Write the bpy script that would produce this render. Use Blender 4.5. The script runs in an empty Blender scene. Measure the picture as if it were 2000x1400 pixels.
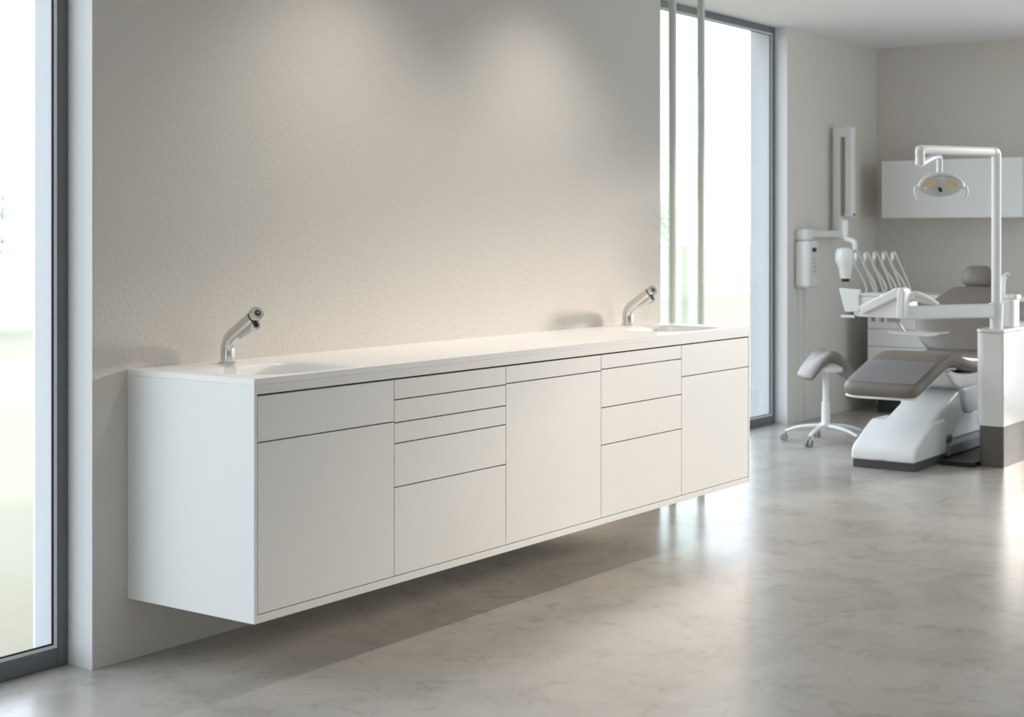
import bpy, bmesh, math, random
from mathutils import Vector, Matrix
random.seed(4)
S = bpy.context.scene
COL = S.collection
V = Vector

# ------------------------------------------------------------------ camera frame
F = 2982.0; HZ = 457.0; CX = 1000.0
YAW = math.radians(35.703)
CAM = V((-3.100, -3.674, 1.30))
RIGHT = V((math.sin(YAW), -math.cos(YAW), 0)); FWD = V((math.cos(YAW), math.sin(YAW), 0))
def W(px, py, Z):                      # surveyed point: bearing and a real distance
    return CAM + FWD*Z + RIGHT*((px-CX)/F*Z) + V((0, 0, -(py-HZ)/F*Z))

# ------------------------------------------------------------------ materials
def mat(name, col, rough=.5, metal=0, bump=None, coat=0, spec=.5, trans=0, vary=None, sheen=0):
    m = bpy.data.materials.new(name); m.use_nodes = True
    nt = m.node_tree; b = nt.nodes['Principled BSDF']
    b.inputs['Base Color'].default_value = (*col, 1)
    b.inputs['Roughness'].default_value = rough
    b.inputs['Metallic'].default_value = metal
    b.inputs['Coat Weight'].default_value = coat
    b.inputs['Specular IOR Level'].default_value = spec
    b.inputs['Transmission Weight'].default_value = trans
    tc = nt.nodes.new('ShaderNodeTexCoord')
    if vary:
        scale, amt = vary
        n = nt.nodes.new('ShaderNodeTexNoise'); n.inputs['Scale'].default_value = scale
        n.inputs['Detail'].default_value = 6
        nt.links.new(tc.outputs['Object'], n.inputs['Vector'])
        mx = nt.nodes.new('ShaderNodeMix'); mx.data_type = 'RGBA'
        mx.inputs[6].default_value = (*[c*(1-amt) for c in col], 1)
        mx.inputs[7].default_value = (*[min(1, c*(1+amt)) for c in col], 1)
        nt.links.new(n.outputs['Fac'], mx.inputs[0])
        nt.links.new(mx.outputs[2], b.inputs['Base Color'])
    if bump:
        scale, strength, dist = bump
        n = nt.nodes.new('ShaderNodeTexNoise'); n.inputs['Scale'].default_value = scale
        n.inputs['Detail'].default_value = 8; n.inputs['Roughness'].default_value = .6
        nt.links.new(tc.outputs['Object'], n.inputs['Vector'])
        bp = nt.nodes.new('ShaderNodeBump'); bp.inputs['Strength'].default_value = strength
        bp.inputs['Distance'].default_value = dist
        nt.links.new(n.outputs['Fac'], bp.inputs['Height'])
        nt.links.new(bp.outputs['Normal'], b.inputs['Normal'])
    return m

def glass_mat(name, tint, refl=.03):
    m = bpy.data.materials.new(name); m.use_nodes = True
    nt = m.node_tree; nt.nodes.clear()
    o = nt.nodes.new('ShaderNodeOutputMaterial'); mix = nt.nodes.new('ShaderNodeMixShader')
    t = nt.nodes.new('ShaderNodeBsdfTransparent'); t.inputs[0].default_value = (*tint, 1)
    g = nt.nodes.new('ShaderNodeBsdfGlossy'); g.inputs['Roughness'].default_value = .02
    lw_ = nt.nodes.new('ShaderNodeLayerWeight'); lw_.inputs[0].default_value = .5
    pw = nt.nodes.new('ShaderNodeMath'); pw.operation = 'POWER'; pw.inputs[1].default_value = 5
    fr = nt.nodes.new('ShaderNodeMapRange'); fr.inputs[3].default_value = refl; fr.inputs[4].default_value = 1
    nt.links.new(lw_.outputs['Facing'], pw.inputs[0]); nt.links.new(pw.outputs[0], fr.inputs[0])
    nt.links.new(fr.outputs[0], mix.inputs[0]); nt.links.new(t.outputs[0], mix.inputs[1])
    nt.links.new(g.outputs[0], mix.inputs[2]); nt.links.new(mix.outputs[0], o.inputs[0])
    return m

def concrete():
    m = bpy.data.materials.new('polished_concrete'); m.use_nodes = True
    nt = m.node_tree; b = nt.nodes['Principled BSDF']; L = nt.links.new
    tc = nt.nodes.new('ShaderNodeTexCoord')
    def noise(s, d, r=.6, dist=0):
        n = nt.nodes.new('ShaderNodeTexNoise'); n.inputs['Scale'].default_value = s
        n.inputs['Detail'].default_value = d; n.inputs['Roughness'].default_value = r
        n.inputs['Distortion'].default_value = dist
        L(tc.outputs['Object'], n.inputs['Vector']); return n
    def ramp(src, stops):
        r = nt.nodes.new('ShaderNodeValToRGB')
        while len(r.color_ramp.elements) < len(stops): r.color_ramp.elements.new(.5)
        for e, (p, c) in zip(r.color_ramp.elements, stops): e.position = p; e.color = (*c, 1)
        L(src, r.inputs[0]); return r
    big = noise(1.1, 5, .55, .1)
    r1 = ramp(big.outputs['Fac'], [(.3, (.365, .34, .305)), (.5, (.415, .39, .355)), (.7, (.45, .43, .40))])
    mid = noise(3.2, 8, .60, .3)
    r2 = ramp(mid.outputs['Fac'], [(.30, (.74, .73, .71)), (.52, (.97, .97, .97)), (.72, (1, 1, 1))])
    mx = nt.nodes.new('ShaderNodeMix'); mx.data_type = 'RGBA'; mx.blend_type = 'MULTIPLY'
    mx.inputs[0].default_value = .8
    L(r1.outputs[0], mx.inputs[6]); L(r2.outputs[0], mx.inputs[7]); fine = noise(45, 6, .6)
    # fine dark wisps and pits
    wv = noise(8, 7, .66, .8)
    r3 = ramp(wv.outputs['Fac'], [(.30, (.62, .61, .585)), (.46, (1, 1, 1)), (1, (1, 1, 1))])
    mx2 = nt.nodes.new('ShaderNodeMix'); mx2.data_type = 'RGBA'; mx2.blend_type = 'MULTIPLY'
    mx2.inputs[0].default_value = .6
    L(mx.outputs[2], mx2.inputs[6]); L(r3.outputs[0], mx2.inputs[7])
    vo = nt.nodes.new('ShaderNodeTexVoronoi'); vo.inputs['Scale'].default_value = 2.2
    L(tc.outputs['Object'], vo.inputs['Vector'])
    r4 = ramp(vo.outputs['Distance'], [(0, (.25, .22, .2)), (.025, (1, 1, 1)), (1, (1, 1, 1))])
    mx3 = nt.nodes.new('ShaderNodeMix'); mx3.data_type = 'RGBA'; mx3.blend_type = 'MULTIPLY'
    mx3.inputs[0].default_value = .8
    L(mx2.outputs[2], mx3.inputs[6]); L(r4.outputs[0], mx3.inputs[7])
    L(mx3.outputs[2], b.inputs['Base Color'])
    rr = nt.nodes.new('ShaderNodeMapRange'); rr.inputs[1].default_value = .3; rr.inputs[2].default_value = .7
    rr.inputs[3].default_value = .20; rr.inputs[4].default_value = .30
    b.inputs['Roughness'].default_value = .25
    bp = nt.nodes.new('ShaderNodeBump'); bp.inputs['Strength'].default_value = .08; bp.inputs['Distance'].default_value = .004
    b.inputs['Specular IOR Level'].default_value = .5
    return m

M = dict(
    wall=mat('beige_plaster', (.665, .635, .59), .85, bump=(70, .55, .006), vary=(3, .02)),
    wallfar=mat('grey_beige_plaster', (.68, .645, .59), .85, bump=(60, .2, .003), vary=(2, .02)),
    white_wall=mat('white_reveal_paint', (.74, .745, .75), .7, vary=(5, .01)),
    ceil=mat('white_ceiling_paint', (.86, .845, .85), .85, vary=(3, .01)),
    floor=concrete(),
    frame=mat('grey_aluminium', (.155, .165, .175), .38, .2, vary=(30, .04)),
    framelight=mat('light_aluminium', (.80, .81, .83), .35, .0, vary=(30, .02)),
    gasket=mat('black_gasket', (.012, .012, .014), .6, vary=(30, .1)),
    glass=glass_mat('clear_glass', (.985, .985, .985)),
    greenglass=glass_mat('green_tinted_glass', (.93, .965, .93)),
    lacquer=mat('white_matt_lacquer', (.80, .80, .785), .42, vary=(8, .012)),
    solid=mat('white_solid_surface', (.85, .845, .835), .34, vary=(9, .01)),
    chrome=mat('polished_chrome', (.70, .70, .69), .10, 1, vary=(20, .02)),
    satin=mat('satin_steel', (.62, .62, .61), .28, 1, vary=(20, .03)),
    blackrub=mat('black_rubber', (.012, .012, .012), .5, vary=(30, .1)),
    gloss=mat('glossy_white_shell', (.80, .80, .79), .22, coat=.3, vary=(6, .01)),
    whitemet=mat('white_painted_metal', (.78, .78, .76), .28, coat=.2, vary=(6, .01)),
    leather=mat('taupe_upholstery', (.175, .150, .128), .36, bump=(160, .12, .002), vary=(12, .05)),
    clear=None,
    dark=mat('dark_grey_plinth', (.075, .072, .066), .5, vary=(20, .08)),
    skirt=mat('taupe_grey_plinth', (.12, .112, .10), .4, vary=(10, .06)),
    greyplast=mat('grey_plastic', (.30, .30, .295), .45, vary=(15, .04)),
    postgrey=mat('grey_anodised_post', (.62, .62, .60), .5, vary=(15, .03)),
    navy=mat('navy_display', (.02, .045, .09), .15, vary=(40, .1)),
    teal=mat('pale_teal_keys', (.42, .60, .58), .4, vary=(40, .05)),
    reflector=mat('pale_grey_reflector', (.86, .86, .86), .3, 0, vary=(10, .02)),
    amber=mat('amber_reflector', (.95, .70, .30), .2, .3, vary=(10, .05)),
    rod=mat('grey_instrument_hose', (.50, .50, .49), .35, vary=(20, .04)),
    lawn=mat('pale_outdoor_paving', (.27, .25, .185), .9, vary=(.25, .22)),
    render=mat('outside_render', (.50, .51, .53), .9, vary=(3, .02)),
    leaf=mat('pale_green_leaves', (.40, .44, .38), .8, vary=(2.5, .12)),
    leaf2=mat('yellow_green_leaves', (.45, .46, .38), .8, vary=(2.5, .12)),
    bark=mat('brown_bark', (.2, .16, .12), .9, vary=(8, .3)),
)
_m = glass_mat('clear_plastic_film', (.93, .93, .95), .10)
_m.node_tree.nodes['Glossy BSDF'].inputs['Roughness'].default_value = .22
_nt = _m.node_tree; _o = _nt.nodes['Material Output']; _mx = _nt.nodes.new('ShaderNodeMixShader'); _df = _nt.nodes.new('ShaderNodeBsdfDiffuse')
_df.inputs[0].default_value = (.75, .75, .78, 1); _mx.inputs[0].default_value = .09
_nt.links.new(_nt.nodes['Mix Shader'].outputs[0], _mx.inputs[1]); _nt.links.new(_df.outputs[0], _mx.inputs[2]); _nt.links.new(_mx.outputs[0], _o.inputs[0])
M['clear'] = _m
for _k in ('leaf', 'leaf2'):                    # leaves let part of the daylight through
    _nt = M[_k].node_tree; _mx = _nt.nodes.new('ShaderNodeMixShader'); _tr = _nt.nodes.new('ShaderNodeBsdfTranslucent')
    _tr.inputs[0].default_value = (.60, .66, .55, 1) if _k == 'leaf' else (.70, .70, .58, 1); _mx.inputs[0].default_value = .6
    _nt.links.new(_nt.nodes['Principled BSDF'].outputs[0], _mx.inputs[1]); _nt.links.new(_tr.outputs[0], _mx.inputs[2])
    _nt.links.new(_mx.outputs[0], _nt.nodes['Material Output'].inputs[0])

# ------------------------------------------------------------------ mesh helpers
def BM(): return bmesh.new()
def box(bm, x0, x1, y0, y1, z0, z1):
    r = bmesh.ops.create_cube(bm, size=1)
    for v in r['verts']:
        v.co = V((x0 if v.co.x < 0 else x1, y0 if v.co.y < 0 else y1, z0 if v.co.z < 0 else z1))
    return bm
def obox(bm, p, q, w, h, side=None):
    """box running from p to q, w wide (horizontally) and h tall"""
    p, q = V(p), V(q); d = (q-p).normalized()
    s = V(side).normalized() if side else d.cross(V((0, 0, 1))).normalized()
    u = s.cross(d).normalized()
    vs = []
    for e in (p, q):
        for a, b_ in ((-1, -1), (1, -1), (1, 1), (-1, 1)):
            vs.append(bm.verts.new(e + s*a*w/2 + u*b_*h/2))
    for f in ((3, 2, 1, 0), (4, 5, 6, 7), (0, 1, 5, 4), (1, 2, 6, 5), (2, 3, 7, 6), (3, 0, 4, 7)):
        bm.faces.new([vs[i] for i in f])
    return bm
def smooth_path(pts, n=6):
    pts = [V(p) for p in pts]; out = []
    P = [pts[0]*2-pts[1]] + pts + [pts[-1]*2-pts[-2]]
    for i in range(1, len(P)-2):
        for k in range(n):
            t = k/n; a, b, c, d = P[i-1], P[i], P[i+1], P[i+2]
            out.append(.5*((2*b)+(c-a)*t+(2*a-5*b+4*c-d)*t*t+(3*b-a-3*c+d)*t**3))
    out.append(pts[-1]); return out
def tube(bm, pts, r, seg=16, cap=True, sx=1, side=None):
    """tube along pts; r number or list; sx squashes along the 'side' vector"""
    pts = [V(p) for p in pts]; n = len(pts)
    rs = r if isinstance(r, (list, tuple)) else [r]*n
    rings = []; up = None
    for i, p in enumerate(pts):
        d = (pts[min(i+1, n-1)] - pts[max(i-1, 0)]).normalized()
        if side: a = V(side) - d*V(side).dot(d)
        elif up is None: a = d.cross(V((.3, .2, 1)) if abs(d.z) < .9 else V((1, 0, 0)))
        else: a = up - d*up.dot(d)
        a.normalize(); up = a; b = d.cross(a)
        rings.append([bm.verts.new(p + a*math.cos(t)*rs[i]*sx + b*math.sin(t)*rs[i]) for t in [2*math.pi*k/seg for k in range(seg)]])
    for i in range(n-1):
        for k in range(seg):
            bm.faces.new((rings[i][k], rings[i][(k+1) % seg], rings[i+1][(k+1) % seg], rings[i+1][k]))
    if cap:
        bm.faces.new(rings[0][::-1]); bm.faces.new(rings[-1])
    return bm
def loft(bm, secs, seg=32):
    """secs: (centre, width vector, thickness vector, exponent) superellipse sections"""
    rings = []
    for c, u, w, n in secs:
        c, u, w = V(c), V(u), V(w); ring = []
        for k in range(seg):
            t = 2*math.pi*(k+.5)/seg; ct, st = math.cos(t), math.sin(t)
            ring.append(bm.verts.new(c + u*(abs(ct)**(2/n)*math.copysign(1, ct)) + w*(abs(st)**(2/n)*math.copysign(1, st))))
        rings.append(ring)
    for i in range(len(rings)-1):
        for k in range(seg):
            bm.faces.new((rings[i][k], rings[i][(k+1) % seg], rings[i+1][(k+1) % seg], rings[i+1][k]))
    bm.faces.new(rings[0][::-1]); bm.faces.new(rings[-1])
    return bm
def prism(bm, prof, axis, a, b):
    """extrude a closed 2D profile along an axis ('x': profile is (y,z); 'y': (x,z); 'z': (x,y))"""
    def mk(p, t):
        return V((t, p[0], p[1])) if axis == 'x' else V((p[0], t, p[1])) if axis == 'y' else V((p[0], p[1], t))
    A = [bm.verts.new(mk(p, a)) for p in prof]; B = [bm.verts.new(mk(p, b)) for p in prof]
    n = len(prof)
    bm.faces.new(A); bm.faces.new(B[::-1])
    for i in range(n): bm.faces.new((A[i], B[i], B[(i+1) % n], A[(i+1) % n]))
    return bm
def disc(bm, c, axis, r, h, seg=32):
    c, axis = V(c), V(axis).normalized(); return tube(bm, [c, c+axis*h], r, seg)
def obj(name, bm, material, parent=None, smooth=False, bevel=0, seg=2, sub=0, angle=35):
    bmesh.ops.recalc_face_normals(bm, faces=bm.faces)
    me = bpy.data.meshes.new(name); 
    if parent is not None:
        off = V(parent.get('_o', (0, 0, 0)))
        for v in bm.verts: v.co -= off
    bm.to_mesh(me); bm.free(); me.materials.append(material)
    o = bpy.data.objects.new(name, me); COL.objects.link(o)
    if parent is not None:
        o.parent = parent; o['_o'] = parent.get('_o', (0, 0, 0))
    if smooth or sub:
        me.polygons.foreach_set('use_smooth', [True]*len(me.polygons))
    if bevel:
        md = o.modifiers.new('bevel', 'BEVEL'); md.width = bevel; md.segments = seg; md.limit_method = 'ANGLE'
        md.angle_limit = math.radians(angle); md.harden_normals = False
        if not smooth:
            me.polygons.foreach_set('use_smooth', [True]*len(me.polygons))
        w = o.modifiers.new('weighted', 'WEIGHTED_NORMAL'); w.keep_sharp = True
    if sub:
        md = o.modifiers.new('sub', 'SUBSURF'); md.levels = sub; md.render_levels = sub
    if smooth and not bevel and not sub:
        try:
            bm2 = bmesh.new(); bm2.from_mesh(me)
            for e in bm2.edges:
                if len(e.link_faces) == 2 and e.calc_face_angle(0) > math.radians(angle): e.smooth = False
            bm2.to_mesh(me); bm2.free()
        except Exception: pass
    return o
def thing(name, label, cat, loc, group=None):
    o = bpy.data.objects.new(name, None); COL.objects.link(o); o.location = loc
    o.empty_display_size = .05
    o['label'] = label; o['category'] = cat; o['_o'] = tuple(loc)
    if group: o['group'] = group
    return o
def tag(o, label, cat, group=None):
    o['label'] = label; o['category'] = cat
    if group: o['group'] = group
    return o
def struct(name, bm, material, parent=None, **k):
    o = obj(name, bm, material, parent, **k)
    if parent is None: o['kind'] = 'structure'
    return o
def sthing(name, loc=(0, 0, 0)):
    o = bpy.data.objects.new(name, None); COL.objects.link(o); o.location = loc
    o['kind'] = 'structure'; o['_o'] = tuple(loc); return o

# ------------------------------------------------------------------ room
H = 2.72
XL, XR, YF, FY = -5.2, 8.05, -6.2, .893     # left wall, end wall, wall behind the camera, far facade
WX0, WX1 = -.127, 3.225                     # the plastered wall that carries the cabinet

def slab(z0, z1):
    return prism(BM(), [(XL-.3, YF-.3), (XR+.3, YF-.3), (XR+.3, 1.16), (3.05, 1.16), (3.05, .255), (XL-.3, .255)], 'z', z0, z1)
struct('floor', slab(-.12, 0), M['floor'])
struct('ceiling', slab(H, H+.12), M['ceil'])
struct('wall_main', box(BM(), WX0, WX1, 0, .28, 0, H), M['wall'])
# thin white end of the main wall towards the left window
struct('trim_1', box(BM(), WX0-.006, WX0-.0005, .0006, .28, 0, H), M['white_wall'])
struct('wall_far', box(BM(), 6.488, XR+.3, FY, 1.16, 0, H), M['wallfar'])
struct('trim_2', box(BM(), 6.482, 6.4875, FY+.0006, 1.16, 0, H), M['white_wall'])
struct('wall_passage', box(BM(), 3.05, WX1, .281, 1.16, 0, H), M['white_wall'])
# end wall with a large window to the right of the picture
def xwall(name, x0, x1, holes, y0, y1, m):
    b = BM(); ys = y0
    for (a, c, zb, zt) in holes:
        box(b, x0, x1, ys, a, 0, H)
        if zb > 0: box(b, x0, x1, a, c, 0, zb)
        if zt < H: box(b, x0, x1, a, c, zt, H)
        ys = c
    box(b, x0, x1, ys, y1, 0, H); return struct(name, b, m)
xwall('wall_end', XR, XR+.3, [(-3.7, -1.45, .05, 2.66)], YF-.3, FY-.001, M['wallfar'])
xwall('wall_left', XL-.3, XL, [(-1.6, -.9, .3, 2.5)], YF-.3, .109, M['wallfar'])
b = BM(); box(b, XL, 5.0, YF-.3, YF, 0, H); box(b, 5.0, 7.8, YF-.3, YF, 0, .3); box(b, 5.0, 7.8, YF-.3, YF, 2.6, H)
box(b, 7.8, XR, YF-.3, YF, 0, H); struct('wall_behind', b, M['wallfar'])

def window(n, x0, x1, y, zt=H, side='y', mull=(), z0=0., bw=.036, d=.030, cap=True, top=.045, bot=.056):
    """full-height aluminium window in a facade; grey frame, light glazing bead, black gasket, pane"""
    if side == 'y':
        B = lambda b, a0, a1, c0, c1, e0, e1: box(b, a0, a1, c0, c1, e0, e1)
    else:
        B = lambda b, a0, a1, c0, c1, e0, e1: box(b, c0, c1, a0, a1, e0, e1)
    w = sthing(f'window_{n}', (0, 0, 0))
    fb = BM()
    B(fb, x0, x0+bw, y, y+d, z0, zt); B(fb, x1-bw, x1, y, y+d, z0, zt)
    B(fb, x0+bw, x1-bw, y+.0004, y+d, z0, z0+bot); B(fb, x0+bw, x1-bw, y+.0004, y+d, zt-top, zt)
    for m_ in mull: B(fb, m_-bw/2, m_+bw/2, y+.0004, y+d, z0+bot, zt-top)
    obj('window_frame', fb, M['frame'], w, bevel=.003)
    edges = [x0+bw] + [e for m_ in mull for e in (m_-bw/2, m_+bw/2)] + [x1-bw]
    for k in range(0, len(edges), 2):
        a, c = edges[k]+.0002, edges[k+1]-.0002
        lo, hi = z0+bot+.0002, zt-top-.0002
        g = .010; h = .005
        bb = BM()
        B(bb, a, a+g, y+.003, y+.0135, lo, hi); B(bb, c-g, c, y+.003, y+.0135, lo, hi)
        B(bb, a+g, c-g, y+.003, y+.0135, lo, lo+g); B(bb, a+g, c-g, y+.003, y+.0135, hi-g, hi)
        obj('glazing_bead', bb, M['framelight'], w, bevel=.0015)
        gb = BM()
        B(gb, a+g, a+g+h, y+.008, y+.0135, lo+g, hi-g); B(gb, c-g-h, c-g, y+.008, y+.0135, lo+g, hi-g)
        B(gb, a+g+h, c-g-h, y+.008, y+.0135, lo+g, lo+g+h); B(gb, a+g+h, c-g-h, y+.008, y+.0135, hi-g-h, hi-g)
        obj('gasket', gb, M['gasket'], w)
        pb = BM(); B(pb, a+.003, c-.003, y+.014, y+.020, lo+.003, hi-.003)
        obj('pane', pb, M['glass'], w)
    return w
# left of the main wall: window in its own recess, outer reveal beyond the glass
window(1, -4.1, WX0-.007, .111)
struct('wall_corner', box(BM(), XL, -4.101, .11, .40, 0, H), M['white_wall'])
struct('trim_3', box(BM(), WX0-.02, WX0-.007, .1415, .252, 0, H), M['render'])
# beyond the main wall: the long window of the treatment room
window(2, WX1+.001, 6.4815, .985, H)
struct('trim_4', box(BM(), 6.455, 6.4815, 1.0155, 1.16, 0, H), M['render'])
window(3, -3.7, -1.45, XR+.10, zt=2.66, side='x', mull=(-2.6,), z0=.05)
window(4, -1.6, -.9, XL-.15, zt=2.5, side='x', mull=(), z0=.3)  # unseen window, added to light the cabinet's left end face
window(5, 5.0, 7.8, YF-.15, zt=2.6, mull=(6.4,), z0=.3)  # unseen window, added to brighten the cabinet fronts towards the right

# glass screen with two slim posts that continues the main wall
g = thing('glass_screen', 'clear glass screen between two slim grey posts, continuing the plastered wall', 'glass partition', (3.3, .05, 0))
for x in (3.357, 3.645):
    pb = BM(); box(pb, x, x+.022, .0, .032, 0, H); obj('post', pb, M['postgrey'], g, bevel=.002)
pb = BM(); box(pb, WX1+.002, 3.3565, .012, .020, .01, H-.01); obj('pane', pb, M['greenglass'], g)
pb = BM(); box(pb, 3.3795, 3.6445, .012, .020, .01, H-.01); obj('pane', pb, M['greenglass'], g)

# ------------------------------------------------------------------ wall-hung cabinet
CL, CT, CB, CD = 3.085, .887, .1885, .543
cab = thing('wall_hung_cabinet', 'long white handleless cabinet hung on the beige wall, with drawers and doors', 'cabinet', (CL/2, -CD/2, CB))
TT = .0175
for x0, x1 in ((0, .012), (CL-.012, CL)):
    obj('side_panel', box(BM(), x0, x1, -CD, -.0005, CB, CT-TT-.0003), M['lacquer'], cab, bevel=.0008)
obj('bottom_panel', box(BM(), .0122, CL-.0122, -CD, -.0005, CB, .2115), M['lacquer'], cab, bevel=.0008)
obj('top_rail', box(BM(), .0122, CL-.0122, -CD, -CD+.03, .842, CT-TT-.0003), M['lacquer'], cab, bevel=.0008)
obj('carcase', box(BM(), .0124, CL-.0124, -CD+.024, -.0006, .2118, .785), M['lacquer'], cab)
cx = [.012, .617, 1.221, 1.842, 2.465, CL-.012]
rows = [[.704], [.773, .700, .634, .495], [.7765], [.7815, .634, .491], [.706]]
GV, GH = .0032, .0042
for i in range(5):
    xs = (cx[i]+(GV/2 if i else GV), cx[i+1]-(GV/2 if i < 4 else GV))
    zs = [.8365] + rows[i] + [.2115]
    for k in range(len(zs)-1):
        zt_ = zs[k]-(0 if k == 0 else GH/2); zb_ = zs[k+1]+(GH/2 if k < len(zs)-2 else .0032)
        isdoor = (i in (0, 2, 4) and k == 1)
        obj('door' if isdoor else 'drawer', box(BM(), xs[0], xs[1], -CD+.0005, -CD+.02, zb_, zt_), M['lacquer'], cab, bevel=.0007)

# worktop with two moulded basins
def basin(x, y, cxm, flip=1):
    # returns depth at x,y : a shallow run-off on one side, then a bowl
    lx = (x-cxm); 
    def ss(t): t = max(0, min(1, t)); return t*t*(3-2*t)
    # bowl
    ax = abs(lx)/.218; ay = abs(y+.318)/.178
    r = (ax**4+ay**4)**(1/4)
    wdt = .24 if lx > 0 else .24+.22*min(1, -lx/.1)
    bowl = .092*ss((1-r)/wdt)
    ax = abs(lx)/.285; ay = abs(y+.305)/.215
    r2 = (ax**3+ay**3)**(1/3)
    return bowl + .004*ss((1-r2)/.25)
BAS = (.325, 2.775)
bm = BM()
def lin(a, b, n): return [a+(b-a)*i/n for i in range(n+1)]
xs = lin(0, .05, 3)[:-1] + lin(.05, .61, 70)[:-1] + lin(.61, 2.49, 24)[:-1] + lin(2.49, 3.06, 70)[:-1] + lin(3.06, CL, 3)
ys = lin(-.0005, -.06, 3)[:-1] + lin(-.06, -.53, 58)[:-1] + [-.53, -CD]
g_ = []
for x in xs:
    col = []
    for y in ys:
        d = basin(x, y, BAS[0]) + basin(x, y, BAS[1])
        col.append(bm.verts.new((x, y, CT-d)))
    g_.append(col)
for i in range(len(xs)-1):
    for j in range(len(ys)-1):
        bm.faces.new((g_[i][j], g_[i+1][j], g_[i+1][j+1], g_[i][j+1]))
# rim edges down
ring = [g_[i][0] for i in range(len(xs))] + [g_[-1][j] for j in range(1, len(ys))] + [g_[i][-1] for i in range(len(xs)-2, -1, -1)] + [g_[0][j] for j in range(len(ys)-2, 0, -1)]
low = [bm.verts.new((v.co.x, v.co.y, CT-TT)) for v in ring]
for k in range(len(ring)):
    k2 = (k+1) % len(ring); bm.faces.new((ring[k], ring[k2], low[k2], low[k]))
top = obj('worktop', bm, M['solid'], None, smooth=True, angle=50)
tag(top, 'continuous white worktop with two moulded basins, lying on the long wall cabinet', 'worktop')
for cx_ in BAS:
    d_ = disc(BM(), (cx_, -.315, CT-.0995), (0, 0, 1), .022, .002)
    o = obj('drain', d_, M['chrome'], None, smooth=True); o.parent = top

# ------------------------------------------------------------------ faucets
def make_faucet(x, y, z):
    t = thing('faucet', '', 'faucet', (x, y, z), 'chrome faucets on the worktop')
    obj('base_ring', tube(BM(), [(x, y, z), (x, y, z+.0035), (x, y, z+.005)], [.031, .031, .028], 40), M['chrome'], t, smooth=True)
    e = math.radians(34); d = V((0, -math.cos(e), math.sin(e)))
    path = [V((x, y, z+.005)), V((x, y, z+.02)), V((x, y, z+.045)), V((x, y-.002, z+.056)), V((x, y-.010, z+.074)), V((x, y-.026, z+.090)), V((x, y-.047, z+.104))]
    path.append(path[-1]+d*.034); path.append(path[-1]+d*.048)
    path = smooth_path(path, 5); n = len(path)
    rs = [.0240-.0015*i/(n-1) for i in range(n)]
    obj('spout', tube(BM(), path, rs, 32, side=(1, 0, 0), sx=.92), M['chrome'], t, smooth=True)
    p = path[-1]
    obj('seal_ring', tube(BM(), [p, p+d*.008], .0195, 32), M['blackrub'], t, smooth=True)
    dd = (d + V((-.25, -.15, 0))).normalized()
    q = p+d*.008
    hd = obj('spout_head', tube(BM(), [q, q+d*.004, q+dd*.018, q+dd*.021], [.0225, .0238, .0238, .0215], 36), M['satin'], t, smooth=True)
    e1 = q+dd*.021
    rb = BM(); tube(rb, [e1, e1+dd*.0015], .0105, 28); obj('nozzle', rb, M['blackrub'], hd, smooth=True)
    rb = BM(); tube(rb, [e1+dd*.0016, e1+dd*.003], .0038, 20); obj('nozzle_tip', rb, M['chrome'], hd, smooth=True)
    # second outlet slung under the spout
    lo = p - d*.012 + V((-.004, -math.sin(e)*.029, -math.cos(e)*.029))
    s = obj('lower_outlet', tube(BM(), [lo-d*.075+V((0, 0, .012)), lo-d*.03+V((0, 0, .003)), lo, lo+dd*.014, lo+dd*.017], [.010, .0145, .0165, .0165, .0145], 28), M['chrome'], t, smooth=True)
    e2 = lo+dd*.017
    rb = BM(); tube(rb, [e2, e2+dd*.0015], .008, 24); obj('outlet_aerator', rb, M['blackrub'], s, smooth=True)
    # sensor window in front of the neck
    sw = BM(); box(sw, x-.008, x+.008, y-.0250, y-.0215, z+.012, z+.05)
    obj('sensor_window', sw, M['satin'], t, bevel=.002)
    return t
def copy_thing(src, loc, label):
    r = src.copy(); COL.objects.link(r); r.location = loc; r['label'] = label
    for ch in list(src.children):
        c = ch.copy(); COL.objects.link(c); c.parent = r
        for gch in list(ch.children):
            d = gch.copy(); COL.objects.link(d); d.parent = c
    return r
f1 = make_faucet(.342, -.078, CT)
f1['label'] = 'chrome bent faucet beside the basin at the near left end of the worktop'
f2 = copy_thing(f1, (2.815, -.066, CT), 'chrome bent faucet at the far right end of the worktop, nearest the glass screen')

# ------------------------------------------------------------------ wall cupboard and base cabinet on the end wall
cx0 = XR-.35
cup = thing('wall_cupboard', 'white wall cupboard hung on the grey end wall behind the lamp', 'cupboard', (XR-.17, -.3, 1.42))
obj('body', box(BM(), cx0+.019, XR-.0005, -1.40, .71, 1.419, 1.84), M['lacquer'], cup, bevel=.001)
obj('door', box(BM(), cx0, cx0+.018, -.333, .71, 1.419, 1.84), M['lacquer'], cup, bevel=.001)
obj('door', box(BM(), cx0, cx0+.018, -1.40, -.337, 1.419, 1.84), M['lacquer'], cup, bevel=.001)

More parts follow.
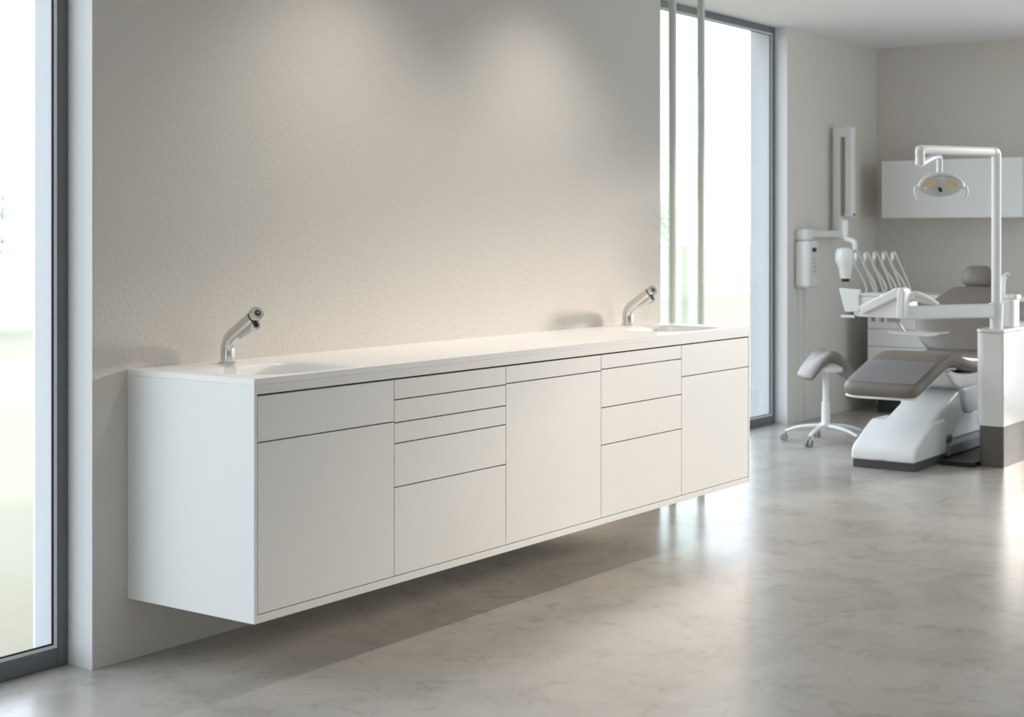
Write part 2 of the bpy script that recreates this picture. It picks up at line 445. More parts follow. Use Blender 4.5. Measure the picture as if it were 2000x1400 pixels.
bx = XR-.6
bc = thing('base_cabinet', 'white base cabinet with wide drawers standing along the grey end wall behind the dental chair', 'cabinet', (XR-.3, -.3, 0))
obj('body', box(BM(), bx+.02, XR-.0005, -1.6, .715, .11, .70), M['lacquer'], bc, bevel=.001)
obj('back_panel', box(BM(), XR-.2, XR-.001, -1.6, .715, .7002, .8345), M['lacquer'], bc)
obj('end_panel', box(BM(), bx+.02, XR-.2002, .69, .715, .7002, .8345), M['lacquer'], bc)
for z0, z1 in ((.615, .70), (.487, .611), (.30, .483), (.11, .296)):
    for y0, y1 in ((-.38, .715), (-1.6, -.384)):
        obj('drawer', box(BM(), bx, bx+.0195, y0, y1, z0, z1), M['lacquer'], bc, bevel=.001)
obj('plinth', box(BM(), bx+.06, XR-.01, -1.6, .66, 0, .1095), M['blackrub'], bc)
wt = obj('countertop', box(BM(), bx-.012, XR-.0006, -1.6, .722, .835, .867), M['solid'], None, bevel=.002)
tag(wt, 'white slab countertop on the base cabinet along the grey end wall', 'worktop')

# ------------------------------------------------------------------ wall-mounted x-ray unit
xr = thing('xray_unit', 'white wall-mounted dental x-ray unit with folded arm and control box', 'x-ray machine', (6.67, FY, .93))
box1 = [(6.592, .7900), (6.757, .7900), (6.757, FY-.0005), (6.592, FY-.0005)]
cb = BM(); box(cb, 6.592, 6.757, .785, FY-.0005, .932, 1.256)
cbo = obj('control_box', cb, M['gloss'], xr, bevel=.022, seg=4)
pz = BM(); box(pz, 6.650, 6.716, .7825, .7855, 1.176, 1.206); obj('display', pz, M['navy'], cbo, bevel=.001)
for i in range(4):
    for j in range(2):
        kb = BM(); box(kb, 6.656+j*.03, 6.674+j*.03, .7830, .7852, 1.125-i*.03, 1.137-i*.03); obj('key', kb, M['teal'], cbo)
nk = BM(); box(nk, 6.60, 6.70, .80, FY-.001, 1.2565, 1.335); obj('wall_bracket', nk, M['whitemet'], xr, bevel=.012)
# horizontal reach
obj('reach_arm', obox(BM(), (6.66, .835, 1.30), (7.24, .835, 1.30), .055, .052), M['whitemet'], xr, bevel=.012)
hx = 7.20
obj('lower_arm', box(BM(), hx-.035, hx+.035, .80, .862, 1.262, 2.055), M['whitemet'], xr, bevel=.012)
obj('upper_arm', box(BM(), hx-.035, hx+.035, .715, .775, 1.42, 2.055), M['whitemet'], xr, bevel=.012)
hz = BM(); box(hz, hx-.038, hx+.038, .712, .865, 1.99, 2.07); obj('elbow_joint', hz, M['whitemet'], xr, bevel=.015)
hz = BM(); box(hx and hz, hx-.033, hx+.033, .7755, .7995, 1.43, 1.98); obj('arm_shadow_gap', hz, M['greyplast'], xr)  # solid grey strip stands in for the shaded slit between the arms
hz = BM(); box(hz, hx-.03, hx+.03, .715, .865, 1.42, 1.455); obj('lower_joint', hz, M['whitemet'], xr, bevel=.01)
pth = [W(1651, 430, 10.55), W(1651, 458, 10.55)]
obj('drop_rod', tube(BM(), pth, .021, 16), M['whitemet'], xr, smooth=True)
pth = smooth_path([W(1651, 456, 10.55), W(1653, 466, 10.52), W(1662, 469, 10.48), W(1669, 474, 10.45), W(1670, 488, 10.45)], 5)
obj('yoke', tube(BM(), pth, .018, 14), M['whitemet'], xr, smooth=True)
hc = W(1649, 505, 10.45)
u = RIGHT
hb = BM()
secs = []
for dz, r, n in ((.075, .02, 2), (.070, .045, 2.2), (.055, .057, 2.3), (.02, .062, 2.3), (-.02, .060, 2.3), (-.055, .050, 2.4), (-.08, .042, 2.4), (-.135, .036, 2.4)):
    c = hc + V((0, 0, dz)) + u*(.008 if dz < -.05 else 0) - FWD*.0
    secs.append((c, u*r, FWD*r*1.05, n))
loft(hb, secs, 28); hd = obj('tube_head', hb, M['whitemet'], xr, smooth=True, angle=60)
tb = BM(); loft(tb, [(hc+V((0, 0, -.1355))+u*.008, u*.027, FWD*.027, 2.4), (hc+V((0, 0, -.158))+u*.008, u*.026, FWD*.026, 2.4)], 28)
obj('beam_collimator', tb, M['blackrub'], hd, smooth=True)
cnd = BM(); box(cnd, 6.648, 6.662, FY-.012, FY-.0005, 0, .932); obj('cable_duct', cnd, M['white_wall'], xr)
cnd = BM(); box(cnd, 6.75, 6.764, FY-.012, FY-.0005, 0, .925); obj('cable_duct', cnd, M['white_wall'], xr)

# ------------------------------------------------------------------ saddle stool
SC = V((5.79, .30, 0))
st = thing('saddle_stool', 'grey saddle stool on five white castor legs in front of the window-side wall', 'stool', SC)
A0 = math.radians(109)
for k in range(5):
    a = A0 + k*2*math.pi/5; dr = V((math.cos(a), math.sin(a), 0))
    pth = smooth_path([SC+V((0, 0, .100)), SC+dr*.08+V((0, 0, .100)), SC+dr*.17+V((0, 0, .088)), SC+dr*.25+V((0, 0, .062))], 4)
    n = len(pth)
    lg = obj('leg', tube(BM(), pth, [.019-.008*i/(n-1) for i in range(n)], 12, side=(0, 0, 1), sx=.8), M['whitemet'], st, smooth=True)
    e = SC+dr*.25
    sd = V((-dr.y, dr.x, 0))
    wb = BM(); tube(wb, [e+V((0, 0, .062)), e+V((0, 0, .036))], .006, 10)
    for s_ in (-1, 1): disc(wb, e+V((0, 0, .022))+sd*s_*.006+dr*.008, sd*s_, .022, .014, 20)
    obj('castor', wb, M['greyplast'], lg, smooth=True)
obj('column', tube(BM(), [SC+V((0, 0, .08)), SC+V((0, 0, .13)), SC+V((0, 0, .25)), SC+V((0, 0, .251)), SC+V((0, 0, .46))], [.032, .028, .026, .020, .020], 24), M['whitemet'], st, smooth=True)
# saddle shell: arch across RIGHT, extends along view depth
ux = V((math.cos(math.radians(-46)), math.sin(math.radians(-46)), 0)); vy = V((-ux.y, ux.x, 0))
def saddle(name, material, t0, t1, wd, L0, L1, zt):
    bm = BM(); nu, nv = 20, 10; T = []; Bt = []
    for i in range(nu+1):
        s = -1+2*i/nu; tr = []; br = []
        for j in range(nv+1):
            q = L0+(L1-L0)*j/nv; qq = (j/nv-.5)*2
            ww = wd*(1-.14*abs(qq)**3)
            x = s*ww
            drop = .135*(1-math.cos(min(1, abs(s))*math.pi*.66))/1.48
            z = zt - drop + .018*qq*qq*(1-abs(s))
            edge = 1-max(abs(s), abs(qq))**8
            th = t0+(t1-t0)*abs(s)
            c = SC + ux*x + vy*q
            tr.append(bm.verts.new(c + V((0, 0, z - th*.35*(1-edge)))))
            br.append(bm.verts.new(c - ux*s*.012 + V((0, 0, z-th*(.55+.45*edge)))))
        T.append(tr); Bt.append(br)
    for i in range(nu):
        for j in range(nv):
            bm.faces.new((T[i][j], T[i+1][j], T[i+1][j+1], T[i][j+1])); bm.faces.new((Bt[i][j], Bt[i][j+1], Bt[i+1][j+1], Bt[i+1][j]))
    for i in range(nu):
        bm.faces.new((T[i][0], Bt[i][0], Bt[i+1][0], T[i+1][0])); bm.faces.new((T[i][nv], T[i+1][nv], Bt[i+1][nv], Bt[i][nv]))
    for j in range(nv):
        bm.faces.new((T[0][j], T[0][j+1], Bt[0][j+1], Bt[0][j])); bm.faces.new((T[nu][j], Bt[nu][j], Bt[nu][j+1], T[nu][j+1]))
    return obj(name, bm, material, st, sub=1)
saddle('seat', M['leather'], .088, .075, .170, -.15, .13, .575)
pl = BM(); loft(pl, [(SC+V((0, 0, .440)), ux*.035, vy*.06, 3), (SC+V((0, 0, .448)), ux*.095, vy*.13, 3), (SC+V((0, 0, .475)), ux*.098, vy*.145, 3), (SC+V((0, 0, .505)), ux*.055, vy*.11, 3)], 28)
obj('seat_plate', pl, M['whitemet'], st, smooth=True)
obj('height_lever', tube(BM(), smooth_path([SC+V((0, 0, .455)), SC-ux*.09+V((0, 0, .44)), SC-ux*.15-vy*.03+V((0, 0, .428))], 4), .006, 10), M['whitemet'], st, smooth=True)

# ------------------------------------------------------------------ patient chair (long axis along x)
AY = -.415
ch = thing('dental_chair', 'taupe upholstered dental chair with raised leg rest on a sloping white base', 'dental chair', (5.4, AY, 0))
def prof_loft(stations, n=3.2):
    """stations: x, z, half width, half thickness, slope angle (deg)"""
    out = []
    for x, z, hw, ht, an in stations:
        a = math.radians(an); out.append(((x, AY, z), V((0, hw, 0)), V((-math.sin(a)*ht, 0, math.cos(a)*ht)), n))
    return out
# leg rest and seat in one upholstered piece
seat = BM()
stn = [(4.872, .432, .14, .012, 14), (4.88, .434, .185, .028, 14), (4.90, .438, .208, .036, 14), (4.94, .450, .219, .041, 15), (5.02, .473, .222, .042, 16),
       (5.2, .526, .222, .042, 16), (5.36, .568, .222, .042, 10), (5.44, .578, .222, .043, 1), (5.54, .572, .225, .045, -8), (5.68, .548, .235, .048, -8),
       (5.85, .532, .24, .05, -1), (6.02, .532, .24, .05, 3), (6.12, .54, .22, .045, 5), (6.16, .545, .18, .03, 5)]
loft(seat, prof_loft(stn, 4.5), 40); obj('seat_and_leg_rest', seat, M['leather'], ch, smooth=True, angle=60)
sh = BM()
loft(sh, prof_loft([(4.885, .398, .15, .006, 14), (4.91, .403, .205, .011, 14), (5.2, .484, .205, .012, 16), (5.36, .526, .205, .012, 10), (5.46, .53, .2, .012, 0), (5.55, .522, .2, .012, -6)], 4), 32)
obj('leg_rest_shell', sh, M['gloss'], ch, smooth=True, angle=60)
# clear protective film on the foot end
fc = BM()
fl = []
for x, z, hw, ht, an in ((4.915, .442, .185, .0425, 14.5), (4.94, .450, .197, .0432, 15), (5.02, .473, .20, .0440, 16), (5.2, .526, .20, .0440, 16), (5.24, .537, .20, .0440, 15)):
    a = math.radians(an); nx, nz = -math.sin(a), math.cos(a)
    fl.append(((x+nx*ht, AY, z+nz*ht), V((0, hw, 0)), V((nx*.0012, 0, nz*.0012)), 8))
loft(fc, fl, 40)
obj('foot_cover', fc, M['clear'], ch, smooth=True, angle=60)
# backrest: bell outline, leaning back
def back(name, material, offs, t, grow=0):
    b = BM(); B0 = V((6.13, AY, .565)); up = V((.60, 0, .80)).normalized()*1; up = V((.34, 0, .40)).normalized()
    nrm = V((-up.z, 0, up.x)).normalized()
    out = []
    for s, hw in ((-.005, .10), (.0, .15), (.02, .195), (.07, .245), (.13, .285), (.19, .305), (.25, .300), (.32, .265), (.39, .215), (.45, .17), (.475, .145), (.485, .10)):
        k = .5 if s in (-.005, .485) else .8 if s in (0, .475) else 1
        out.append((B0+up*s*1.06+nrm*(offs+.03*math.sin(max(0, min(1, s/.48))*math.pi)), V((0, hw+grow, 0)), nrm*t*k, 3))
    loft(b, out, 36); return obj(name, b, material, ch, smooth=True, angle=60)
back('backrest', M['leather'], .0, .040)
back('backrest_shell', M['gloss'], -.045, .02, -.012)
hb = BM(); HC = V((6.52, AY, 1.03)); up = V((.2, 0, .98)).normalized(); nr = V((-.98, 0, .2)).normalized()
out = []
for s, hw, t in ((-.078, .045, .012), (-.072, .068, .028), (-.05, .094, .04), (-.02, .103, .044), (.02, .093, .042), (.05, .078, .034), (.064, .066, .022), (.069, .05, .01)):
    out.append((HC+up*s, V((0, hw, 0)), nr*t, 3))
loft(hb, out, 32); obj('headrest', hb, M['leather'], ch, smooth=True, angle=60)
out = [(HC+up*s-nr*.042+V((0, 0, -.01)), V((0, hw, 0)), nr*.014, 3) for s, hw in ((-.088, .04), (-.083, .085), (-.04, .103), (0, .10), (.05, .06))]
b = BM(); loft(b, out, 28); obj('headrest_shell', b, M['gloss'], ch, smooth=True, angle=60)
obj('headrest_stem', tube(BM(), [HC-nr*.05+V((-.02, 0, -.16)), HC-nr*.05+V((0, 0, -.03))], .016, 12), M['satin'], ch, smooth=True)
# seat carrier
b = BM(); prism(b, [(5.44, .505), (5.55, .43), (5.66, .395), (6.10, .395), (6.25, .47), (6.25, .50), (6.1, .485), (5.85, .478), (5.62, .495), (5.5, .52)], 'y', AY-.185, AY+.185)
obj('seat_carrier', b, M['gloss'], ch, bevel=.02, seg=3)
b = BM(); prism(b, [(5.70, .40), (5.72, .31), (5.75, .265), (5.80, .240), (5.87, .235), (6.05, .25), (6.1, .40)], 'y', AY-.19, AY-.10)
obj('side_cover', b, M['gloss'], ch, bevel=.02, seg=3)
b = BM(); prism(b, [(5.64, .394), (5.665, .31), (5.70, .262), (5.76, .238), (5.83, .235), (6.05, .25), (6.1, .394)], 'y', AY+.10, AY+.19)
obj('side_cover', b, M['gloss'], ch, bevel=.02, seg=3)
# lift arm
b = BM(); prism(b, [(5.08, .150), (5.09, .187), (5.24, .2475), (5.74, .405), (5.98, .405), (5.98, .32), (5.58, .135), (5.3, .12)], 'y', AY-.168, AY+.105)
obj('lift_arm', b, M['gloss'], ch, bevel=.018, seg=3)
# base cover (front)
b = BM(); prism(b, [(4.935, .045), (4.940, .095), (4.965, .125), (5.10, .190), (5.21, .238), (5.235, .243), (5.42, .243), (5.44, .22), (5.44, .045)], 'y', AY-.185, AY+.185)
bc_ = obj('base_cover', b, M['gloss'], ch, bevel=.022, seg=4, angle=25)
obj('base_latch', box(BM(), 4.931, 4.937, AY-.02, AY+.03, .047, .055), M['greyplast'], bc_)
obj('base_plinth', box(BM(), 4.955, 5.42, AY-.18, AY+.18, 0, .0448), M['dark'], ch, bevel=.004)
# rear foot of the base
obj('floor_plate', box(BM(), 5.4405, 6.35, AY-.20, AY+.20, .03, .095), M['greyplast'], ch, bevel=.008)
obj('floor_plinth', box(BM(), 5.4405, 6.33, AY-.19, AY+.19, 0, .0298), M['blackrub'], ch)
b = BM(); prism(b, [(5.62, .0955), (5.60, .20), (5.66, .23), (6.2, .23), (6.28, .0955)], 'y', AY-.13, AY+.17)
obj('rear_cover', b, M['gloss'], ch, bevel=.015)
b = BM(); tube(b, [(5.52, AY-.15, .0955), (5.52, AY-.15, .118)], [.016, .010], 14); tube(b, [(5.56, AY-.16, .0955), (5.56, AY-.16, .125), (5.545, AY-.175, .132)], .006, 10)
obj('foot_switch', b, M['dark'], ch, smooth=True)

# ------------------------------------------------------------------ treatment unit (cart)
cu = thing('treatment_unit', 'tall white treatment unit on a taupe plinth right of the dental chair', 'dental unit', (5.66, -.87, 0))
CY0, CY1, CX0, CX1 = -.948, -.785, 5.36, 6.02
b = BM()
prof = []
def rrect(x0, x1, y0, y1, r, n=6):
    pts = []
    for cx_, cy_, a0, rr in ((x1-r[0], y1-r[0], 0, r[0]), (x0+r[1], y1-r[1], 90, r[1]), (x0+r[2], y0+r[2], 180, r[2]), (x1-r[3], y0+r[3], 270, r[3])):
        for k in range(n+1):
            a = math.radians(a0+90*k/n); pts.append((cx_+rr*math.cos(a), cy_+rr*math.sin(a)))
    return pts
prism(b, rrect(CX0, CX1, CY0, CY1, (.03, .06, .012, .03)), 'z', .229, .748)
obj('body', b, M['gloss'], cu, smooth=True, bevel=.004)
b = BM(); prism(b, rrect(CX0-.002, CX1+.002, CY0-.002, CY1+.002, (.03, .06, .014, .03)), 'z', .7485, .768)
obj('top_cover', b, M['gloss'], cu, smooth=True, bevel=.005)
b = BM(); prism(b, rrect(CX0+.018, CX1-.02, CY0+.006, CY1-.018, (.02, .02, .008, .02)), 'z', 0, .2288)
obj('plinth', b, M['skirt'], cu, smooth=True, angle=30)
obj('connecting_plate', box(BM(), 5.29, 6.0, CY1-.017, AY-.2005, .0, .026), M['blackrub'], cu)
b = BM(); tube(b, [(5.5, -.862, .7685), (5.5, -.862, .80), (5.5, -.862, .805)], .036, 28)
obj('column', tube(BM(), [(5.5, -.862, .7685), (5.5, -.862, .8255)], .035, 32), M['whitemet'], cu, smooth=True); b.free()
# suction block with its tube
b = BM(); prism(b, rrect(5.60, 5.74, -.925, -.815, (.03, .03, .03, .03)), 'z', .7685, .925)
sb = obj('suction_block', b, M['whitemet'], cu, smooth=True, bevel=.006)
b = BM(); prism(b, rrect(5.645, 5.745, -.93, -.86, (.02, .02, .02, .02)), 'z', .9255, .952)
obj('block_cap', b, M['whitemet'], sb, smooth=True, bevel=.004)
a1 = V((5.63, -.855, .926))
obj('suction_tip', tube(BM(), smooth_path([a1, a1+V((0, 0, .09)), a1+V((.004, -.003, .125)), a1+V((.018, -.014, .147)), a1+V((.035, -.028, .145))], 5), .0075, 12), M['gloss'], cu, smooth=True)
a1 = V((5.655, -.86, .926))
obj('suction_tip', tube(BM(), smooth_path([a1, a1+V((0, 0, .07)), a1+V((.002, -.002, .10)), a1+V((.006, -.005, .128))], 5), .005, 12), M['gloss'], cu, smooth=True)

# ------------------------------------------------------------------ operating lamp on its pole
PX_, PY_ = 5.5, -.862
TZ = 1.765
la = thing('operating_lamp', 'white dental operating lamp hanging from a tall cranked pole above the chair', 'dental lamp', (PX_, PY_, .912))
E1 = W(1797, 292, 8.12)
pole_top = V((PX_, PY_, TZ-.012))
dirA = (E1-V((PX_, PY_, TZ))); 
pth = [V((PX_, PY_, .9125)), V((PX_, PY_, 1.3)), V((PX_, PY_, TZ-.05)), V((PX_, PY_, TZ-.02)), V((PX_, PY_, TZ))+dirA.normalized()*.018, V((PX_, PY_, TZ))+dirA.normalized()*.038]
obj('pole', tube(BM(), [pth[0], pth[1]] + smooth_path(pth[2:], 5), .0265, 24), M['whitemet'], la, smooth=True)
s0 = V((PX_, PY_, TZ))+dirA.normalized()*.045
dn = V((0, 0, -1))
cr = smooth_path([s0, s0.lerp(E1, .5), E1-dirA.normalized()*.03, E1+V((0, 0, -.010)), E1+V((0, 0, -.035)), E1+V((0, 0, -.082))], 5)
obj('cross_arm', tube(BM(), cr, .0245, 24), M['whitemet'], la, smooth=True)
E2 = E1+V((0, 0, -.078)); E3 = W(1834, 303, 8.28)
obj('spring_arm', tube(BM(), smooth_path([E2+V((.0, 0, -.002)), E2.lerp(E3, .5)+V((0, 0, .004)), E3-(E3-E2)*.12, E3+V((.006, 0, -.012)), E3+V((.008, 0, -.03)), E3+V((.008, 0, -.094))], 5), .0165, 20), M['whitemet'], la, smooth=True)
LC = W(1838, 366, 8.27); lw = V((.56, -.83, 0)).normalized(); ln = V((-.83, -.56, -.42)).normalized(); lu = lw.cross(ln).normalized()
if lu.z < 0: lu = -lu
# yoke hoop
hp = []
for k in range(13):
    a = math.pi*(k/12); hp.append(LC + lw*math.cos(a)*.118 + V((0, 0, 1))*(math.sin(a)*.078 - .004) + ln*.004)
obj('yoke', tube(BM(), hp, .011, 12), M['whitemet'], la, smooth=True)
# reflector shell: dish open towards the patient
def dish(R1, R2, D, n1=10, n2=36, back=0):
    b = BM(); rings = []
    for i in range(n1+1):
        t = i/n1; r = math.sin(t*math.pi/2); dp = math.cos(t*math.pi/2)
        rings.append([b.verts.new(LC + lw*math.cos(a)*R1*r + lu*math.sin(a)*R2*r*(1.0 if math.sin(a) > 0 else .8) - ln*(D*dp+back)) for a in [2*math.pi*k/n2 for k in range(n2)]] if i else None)
    c = b.verts.new(LC-ln*(D+back)); rings[0] = [c]*n2
    for k in range(n2): b.faces.new((c, rings[1][k], rings[1][(k+1) % n2]))
    for i in range(1, n1):
        for k in range(n2): b.faces.new((rings[i][k], rings[i][(k+1) % n2], rings[i+1][(k+1) % n2], rings[i+1][k]))
    return b
lh = obj('lamp_head', dish(.110, .070, .05, back=.004), M['whitemet'], la, smooth=True, angle=80)
md = lh.modifiers.new('solid', 'SOLIDIFY'); md.thickness = .003
obj('reflector', dish(.104, .065, .044), M['reflector'], lh, smooth=True, angle=80)
# front shield
fb = BM(); fr_ = []
n2 = 36
for r_, o_ in ((.02, .016), (.6, .012), (1, 0)):
    fr_.append([fb.verts.new(LC + lw*math.cos(a)*.108*r_ + lu*math.sin(a)*.068*r_*(1.0 if math.sin(a) > 0 else .8) + ln*o_) for a in [2*math.pi*k/n2 for k in range(n2)]])
for i in range(2):
    for k in range(n2): fb.faces.new((fr_[i][k], fr_[i][(k+1) % n2], fr_[i+1][(k+1) % n2], fr_[i+1][k]))
fb.faces.new(fr_[0])
obj('front_shield', fb, M['glass'], lh, smooth=True, angle=60)
for s_, nm in ((-1, 'left'), (1, 'right')):
    rb = BM(); p0 = LC + lw*s_*.025 + lu*.020 - ln*.012; p1 = LC + lw*s_*.082 + lu*.002 - ln*.006
    obox(rb, p0, p1, .018, .008, side=lu)
    obj('amber_reflector', rb, M['amber'], lh, bevel=.003)
obj('bulb_cap', tube(BM(), [LC-lu*.018-ln*.03, LC-lu*.018+ln*.0], .009, 18), M['blackrub'], lh, smooth=True)
for s_ in (-1, 1):
    base = LC + lw*s_*.116
    hbm = BM(); tube(hbm, smooth_path([base+V((0, 0, .006)), base+lw*s_*.018+V((0, 0, .000)), base+lw*s_*.022+V((0, 0, -.03)), base+lw*s_*.008+V((0, 0, -.062))], 5), .0085, 12)
    tube(hbm, [base-lw*s_*.006, base+lw*s_*.01], .012, 16)
    obj('handle', hbm, M['whitemet'], la, smooth=True)

# ------------------------------------------------------------------ instrument console on its swing arm
ico = thing('instrument_console', 'white swing-arm instrument console with five hose whips above the leg rest', 'instrument tray', (5.0, -.35, .85))
Aend = V((4.99, -.513, .866)); A0_ = V((5.5, -.862, .868))
obj('swing_arm', obox(BM(), A0_+(Aend-A0_)*.04, Aend, .05, .077), M['whitemet'], ico, bevel=.010, seg=3)
obj('arm_sleeve', tube(BM(), [(5.5, -.862, .826), (5.5, -.862, .9105)], .0385, 32), M['whitemet'], ico, smooth=True)
# console body (seen from the foot end)
b = BM(); prism(b, [(-.232, .955), (-.232, .850), (-.25, .838), (-.50, .833), (-.50, .955)], 'x', 4.97, 5.25)
obj('console_body', b, M['gloss'], ico, bevel=.008, seg=3)
obj('console_lid', box(BM(), 4.963, 5.26, -.505, -.226, .9553, .967), M['gloss'], ico, bevel=.005)
# raised grip bar across the front, rising towards the arm
obj('grip_bar', obox(BM(), (4.95, -.285, .873), (4.95, -.510, .985), .030, .052), M['gloss'], ico, bevel=.010, seg=3)
b = BM(); prism(b, [(-.497, .835), (-.540, .835), (-.548, .985), (-.535, 1.006), (-.515, 1.008), (-.503, .985)], 'x', 4.925, 5.02)
obj('bracket_cap', b, M['gloss'], ico, bevel=.010, seg=3)
# hinged screen at the far end
b = BM(); prism(b, [(-.150, .997), (-.272, .990), (-.272, .868), (-.200, .862), (-.185, .866)], 'x', 4.955, 4.985)
b2 = obj('control_panel', b, M['gloss'], ico, bevel=.005)
obj('panel_strut', box(BM(), 4.985, 5.0, -.2315, -.17, .90, .93), M['greyplast'], ico)
obj('panel_handle', tube(BM(), [(4.955, -.165, .838), (4.955, -.245, .838)], .008, 12), M['gloss'], ico, smooth=True)
obj('underside_knob', tube(BM(), [(5.0, -.33, .8365), (5.0, -.33, .812)], .016, 16), M['greyplast'], ico, smooth=True)
obj('underside_knob', tube(BM(), [(5.0, -.385, .836), (5.0, -.385, .81)], .014, 16), M['greyplast'], ico, smooth=True)
obj('underside_knob', box(BM(), 4.99, 5.1, -.46, -.42, .812, .834), M['greyplast'], ico, bevel=.004)
# hose whips: rod leaning back, hose looped from tip to console
for k in range(5):
    topx = 1672+k*17.7; botx = 1708+k*18
    tp = W(topx, 497, 8.62); bt_ = W(botx, 572, 8.72); bt2 = W(topx+20+k*1.5, 572, 8.64)
    bt_.z = .9668; bt2.z = .9668
    w1 = W(topx+8, 500, 8.66)
    rod = smooth_path([bt_ + V((0, 0, .002)), bt_.lerp(w1, .45)+RIGHT*.004, w1, tp+RIGHT*.012+V((0, 0, .012)), tp+V((0, 0, .006)), tp+V((0, 0, -.022)), ], 5)
    r = obj('whip_arm', tube(BM(), rod, .0048, 10), M['rod'], ico, smooth=True)
    hs = smooth_path([tp+V((0, 0, -.022)), tp+V((0, 0, -.06))-RIGHT*.002, tp.lerp(bt2, .62)+RIGHT*.002, bt2+V((0, 0, .03)), bt2+V((0, 0, .002))], 5)
    obj('hose', tube(BM(), hs, .0052, 10), M['rod'], r, smooth=True)
    gp = BM(); tube(gp, [tp+V((0, 0, .010)), tp+V((0, 0, -.004)), tp+V((0, 0, -.028))], [.006, .0095, .007], 14)
    obj('whip_tip', gp, M['gloss'], r, smooth=True)
# thick supply hoses arching over the arm
for dy, rr, hh in ((0, .018, .03), (.028, .014, .014)):
    s = V((5.02, -.53+dy*.3, .955-dy*.9)); e = V((5.17, -.64, .905))
    obj('supply_hose', tube(BM(), smooth_path([s, s+V((.04, -.03, .012)), s.lerp(e, .62)+V((0, 0, hh*.7)), e], 6), rr, 16), M['whitemet'], ico, smooth=True)
obj('hose_collar', tube(BM(), [(5.005, -.525, .945), (5.04, -.55, .952)], .026, 20), M['whitemet'], ico, smooth=True)
# small side tray on a bent rod
tr0 = V((5.06, -.36, .835))
obj('tray_rod', tube(BM(), smooth_path([V((5.08, -.40, .834)), V((5.08, -.415, .822)), V((5.09, -.448, .80)), V((5.10, -.47, .765)), V((5.11, -.485, .742))], 5), .007, 12), M['satin'], ico, smooth=True)
b = BM(); prism(b, [(-.385, .757), (-.392, .745), (-.50, .735), (-.64, .735), (-.685, .744), (-.70, .757)], 'x', 5.07, 5.21)
obj('side_tray', b, M['gloss'], ico, bevel=.005)

# ------------------------------------------------------------------ ceiling downlights by the wall, plus an unseen row added for the floor
LAMPS = [(.92, -.62, 50, 114), (2.14, -.62, 52, 114), (1.7, -2.7, 18, 78), (3.6, -2.7, 18, 78), (5.4, -2.7, 18, 78)]  # the deeper row of three is added to brighten the floor
for x, ly, _e, _s in LAMPS:
    d_ = thing('downlight', 'round white recessed downlight in the ceiling', 'ceiling light', (x, ly, H-.012), 'ceiling downlights')
    rb = BM()
    n2 = 32
    A = [rb.verts.new((x+math.cos(t)*.055, ly+math.sin(t)*.055, H-.0005)) for t in [2*math.pi*k/n2 for k in range(n2)]]
    B_ = [rb.verts.new((x+math.cos(t)*.050, ly+math.sin(t)*.050, H-.012)) for t in [2*math.pi*k/n2 for k in range(n2)]]
    C_ = [rb.verts.new((x+math.cos(t)*.040, ly+math.sin(t)*.040, H-.008)) for t in [2*math.pi*k/n2 for k in range(n2)]]
    for k in range(n2):
        k2 = (k+1) % n2
        rb.faces.new((A[k], A[k2], B_[k2], B_[k])); rb.faces.new((B_[k], B_[k2], C_[k2], C_[k]))
    obj('rim', rb, M['whitemet'], d_, smooth=True)

# ------------------------------------------------------------------ outdoors
struct('ground_outside', box(BM(), -150, 350, .45, 350, -.5, -.2), M['lawn'])
def tree(name, x, y, h, r, m, label, seed):
    rnd = random.Random(seed)
    t = thing(name, label, 'tree', (x, y, -.2), 'garden trees beyond the windows')
    obj('trunk', tube(BM(), smooth_path([(x, y, -.2), (x+.1, y, h*.3), (x-.05, y+.1, h*.62)], 4), [.14*(1-.06*i) for i in range(9)], 10), M['bark'], t, smooth=True)
    b = BM()
    for k in range(18000):
        g3 = [max(-1.7, min(1.7, rnd.gauss(0, 1))) for _ in range(3)]
        c = V((x+g3[0]*r*.36, y+g3[1]*r*.36, h*.62+g3[2]*h*.13))
        a = V((rnd.uniform(-1, 1), rnd.uniform(-1, 1), rnd.uniform(-1, 1))).normalized()*.05
        d = a.cross(V((rnd.uniform(-1, 1), rnd.uniform(-1, 1), .3))).normalized()*.022
        b.faces.new([b.verts.new(c+o_) for o_ in (-a, d, a, -d)])
    obj('crown', b, m, t, smooth=True, angle=80)
tree('garden_tree', 9.9, 16.5, 2.6, 1.5, M['leaf'], 'pale green blurred tree outside the left window', 1)
tree('garden_tree', 25.5, 14.0, 2.6, 1.7, M['leaf2'], 'pale yellow-green blurred tree outside the treatment room window, right of the posts', 2)
tree('garden_tree', 20.4, 12.0, 2.7, 1.6, M['leaf'], 'pale green blurred tree outside the window, behind the glass screen', 3)

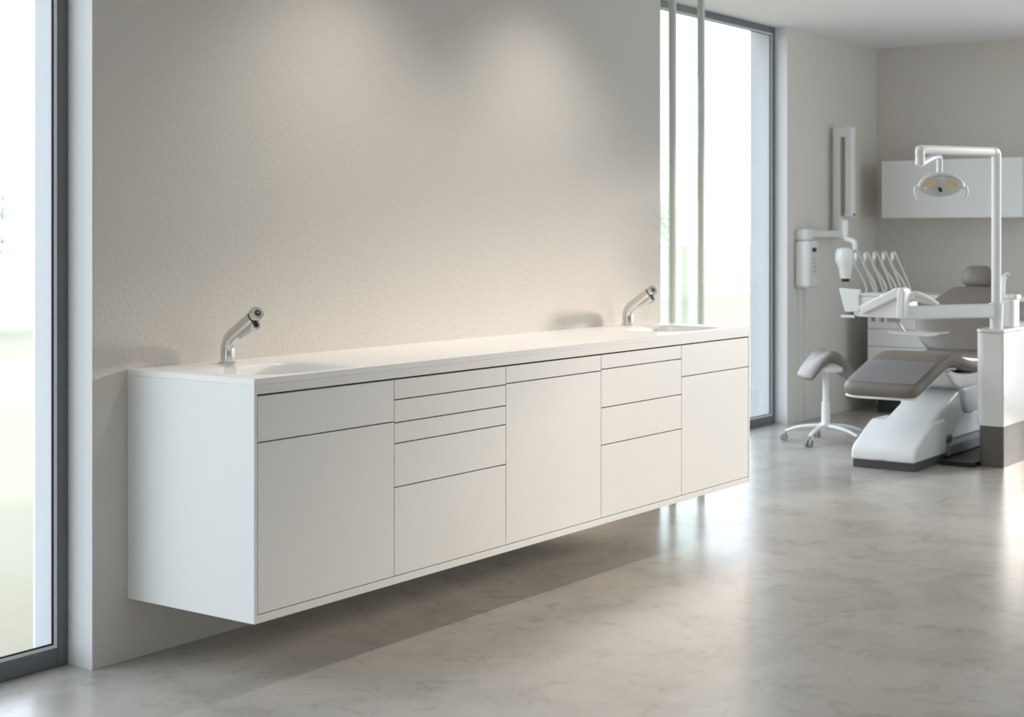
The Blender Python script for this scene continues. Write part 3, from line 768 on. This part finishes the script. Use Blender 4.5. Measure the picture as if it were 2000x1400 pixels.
# ------------------------------------------------------------------ light
wd = bpy.data.worlds.new('World'); S.world = wd; wd.use_nodes = True
bg = wd.node_tree.nodes['Background']
bg.inputs[0].default_value = (.79, .895, 1.0, 1); bg.inputs[1].default_value = 4.2
def portal(n, loc, rot, sx, sy):
    l = bpy.data.lights.new(n, 'AREA'); l.shape = 'RECTANGLE'; l.size = sx; l.size_y = sy
    l.cycles.is_portal = True
    o = bpy.data.objects.new(n, l); COL.objects.link(o); o.location = loc; o.rotation_euler = rot
R90 = math.pi/2
portal('daylight_opening', (-2.1, .40, 1.36), (-R90, 0, 0), 4.0, 2.72)
portal('daylight_opening', (4.85, 1.2, 1.36), (-R90, 0, 0), 3.3, 2.72)
portal('daylight_opening', (XR+.34, -2.575, 1.36), (0, R90, 0), 2.72, 2.3)
portal('daylight_opening', (XL-.34, -1.25, 1.4), (0, -R90, 0), 2.3, .8)  # portal of the added left window
portal('daylight_opening', (6.4, YF-.34, 1.45), (R90, 0, 0), 2.9, 2.4)  # portal of the added window behind the camera
sd = V((-2.5, 1.0, -.58)).normalized()
sl = bpy.data.lights.new('low_sun', 'SUN'); sl.energy = 4.5; sl.color = (1, .88, .75); sl.angle = math.radians(7)
so = bpy.data.objects.new('low_sun', sl); COL.objects.link(so); so.rotation_euler = sd.to_track_quat('-Z', 'Y').to_euler()
for x, ly, en_, sz_ in LAMPS:
    l = bpy.data.lights.new('downlight_beam', 'SPOT'); l.energy = en_; l.color = (1, .93, .84); l.spot_size = math.radians(sz_); l.spot_blend = 1
    l.shadow_soft_size = .04
    o = bpy.data.objects.new('downlight_beam', l); COL.objects.link(o); o.location = (x, ly, H-.03); o.rotation_euler = (0, 0, 0)

# ------------------------------------------------------------------ camera
c = bpy.data.cameras.new('camera'); c.sensor_width = 36; c.lens = 36*F/2000; c.sensor_fit = 'HORIZONTAL'
c.shift_x = 0; c.shift_y = -(700-HZ)/2000
c.clip_start = .05; c.clip_end = 200
c.dof.use_dof = True; c.dof.focus_distance = 5.4; c.dof.aperture_fstop = 4.0
co = bpy.data.objects.new('camera', c); COL.objects.link(co); co.location = CAM
co.rotation_euler = (math.pi/2, 0, YAW-math.pi/2)
S.camera = co
S.view_settings.view_transform = 'Standard'; S.view_settings.look = 'None'
S.view_settings.exposure = 0; S.view_settings.gamma = 1
S.view_settings.use_curve_mapping = False
S.cycles.use_denoising = True
S.cycles.max_bounces = 12; S.cycles.diffuse_bounces = 6; S.cycles.transparent_max_bounces = 16
S.cycles.sample_clamp_indirect = 6
for o in bpy.data.objects:
    if '_o' in o: del o['_o']
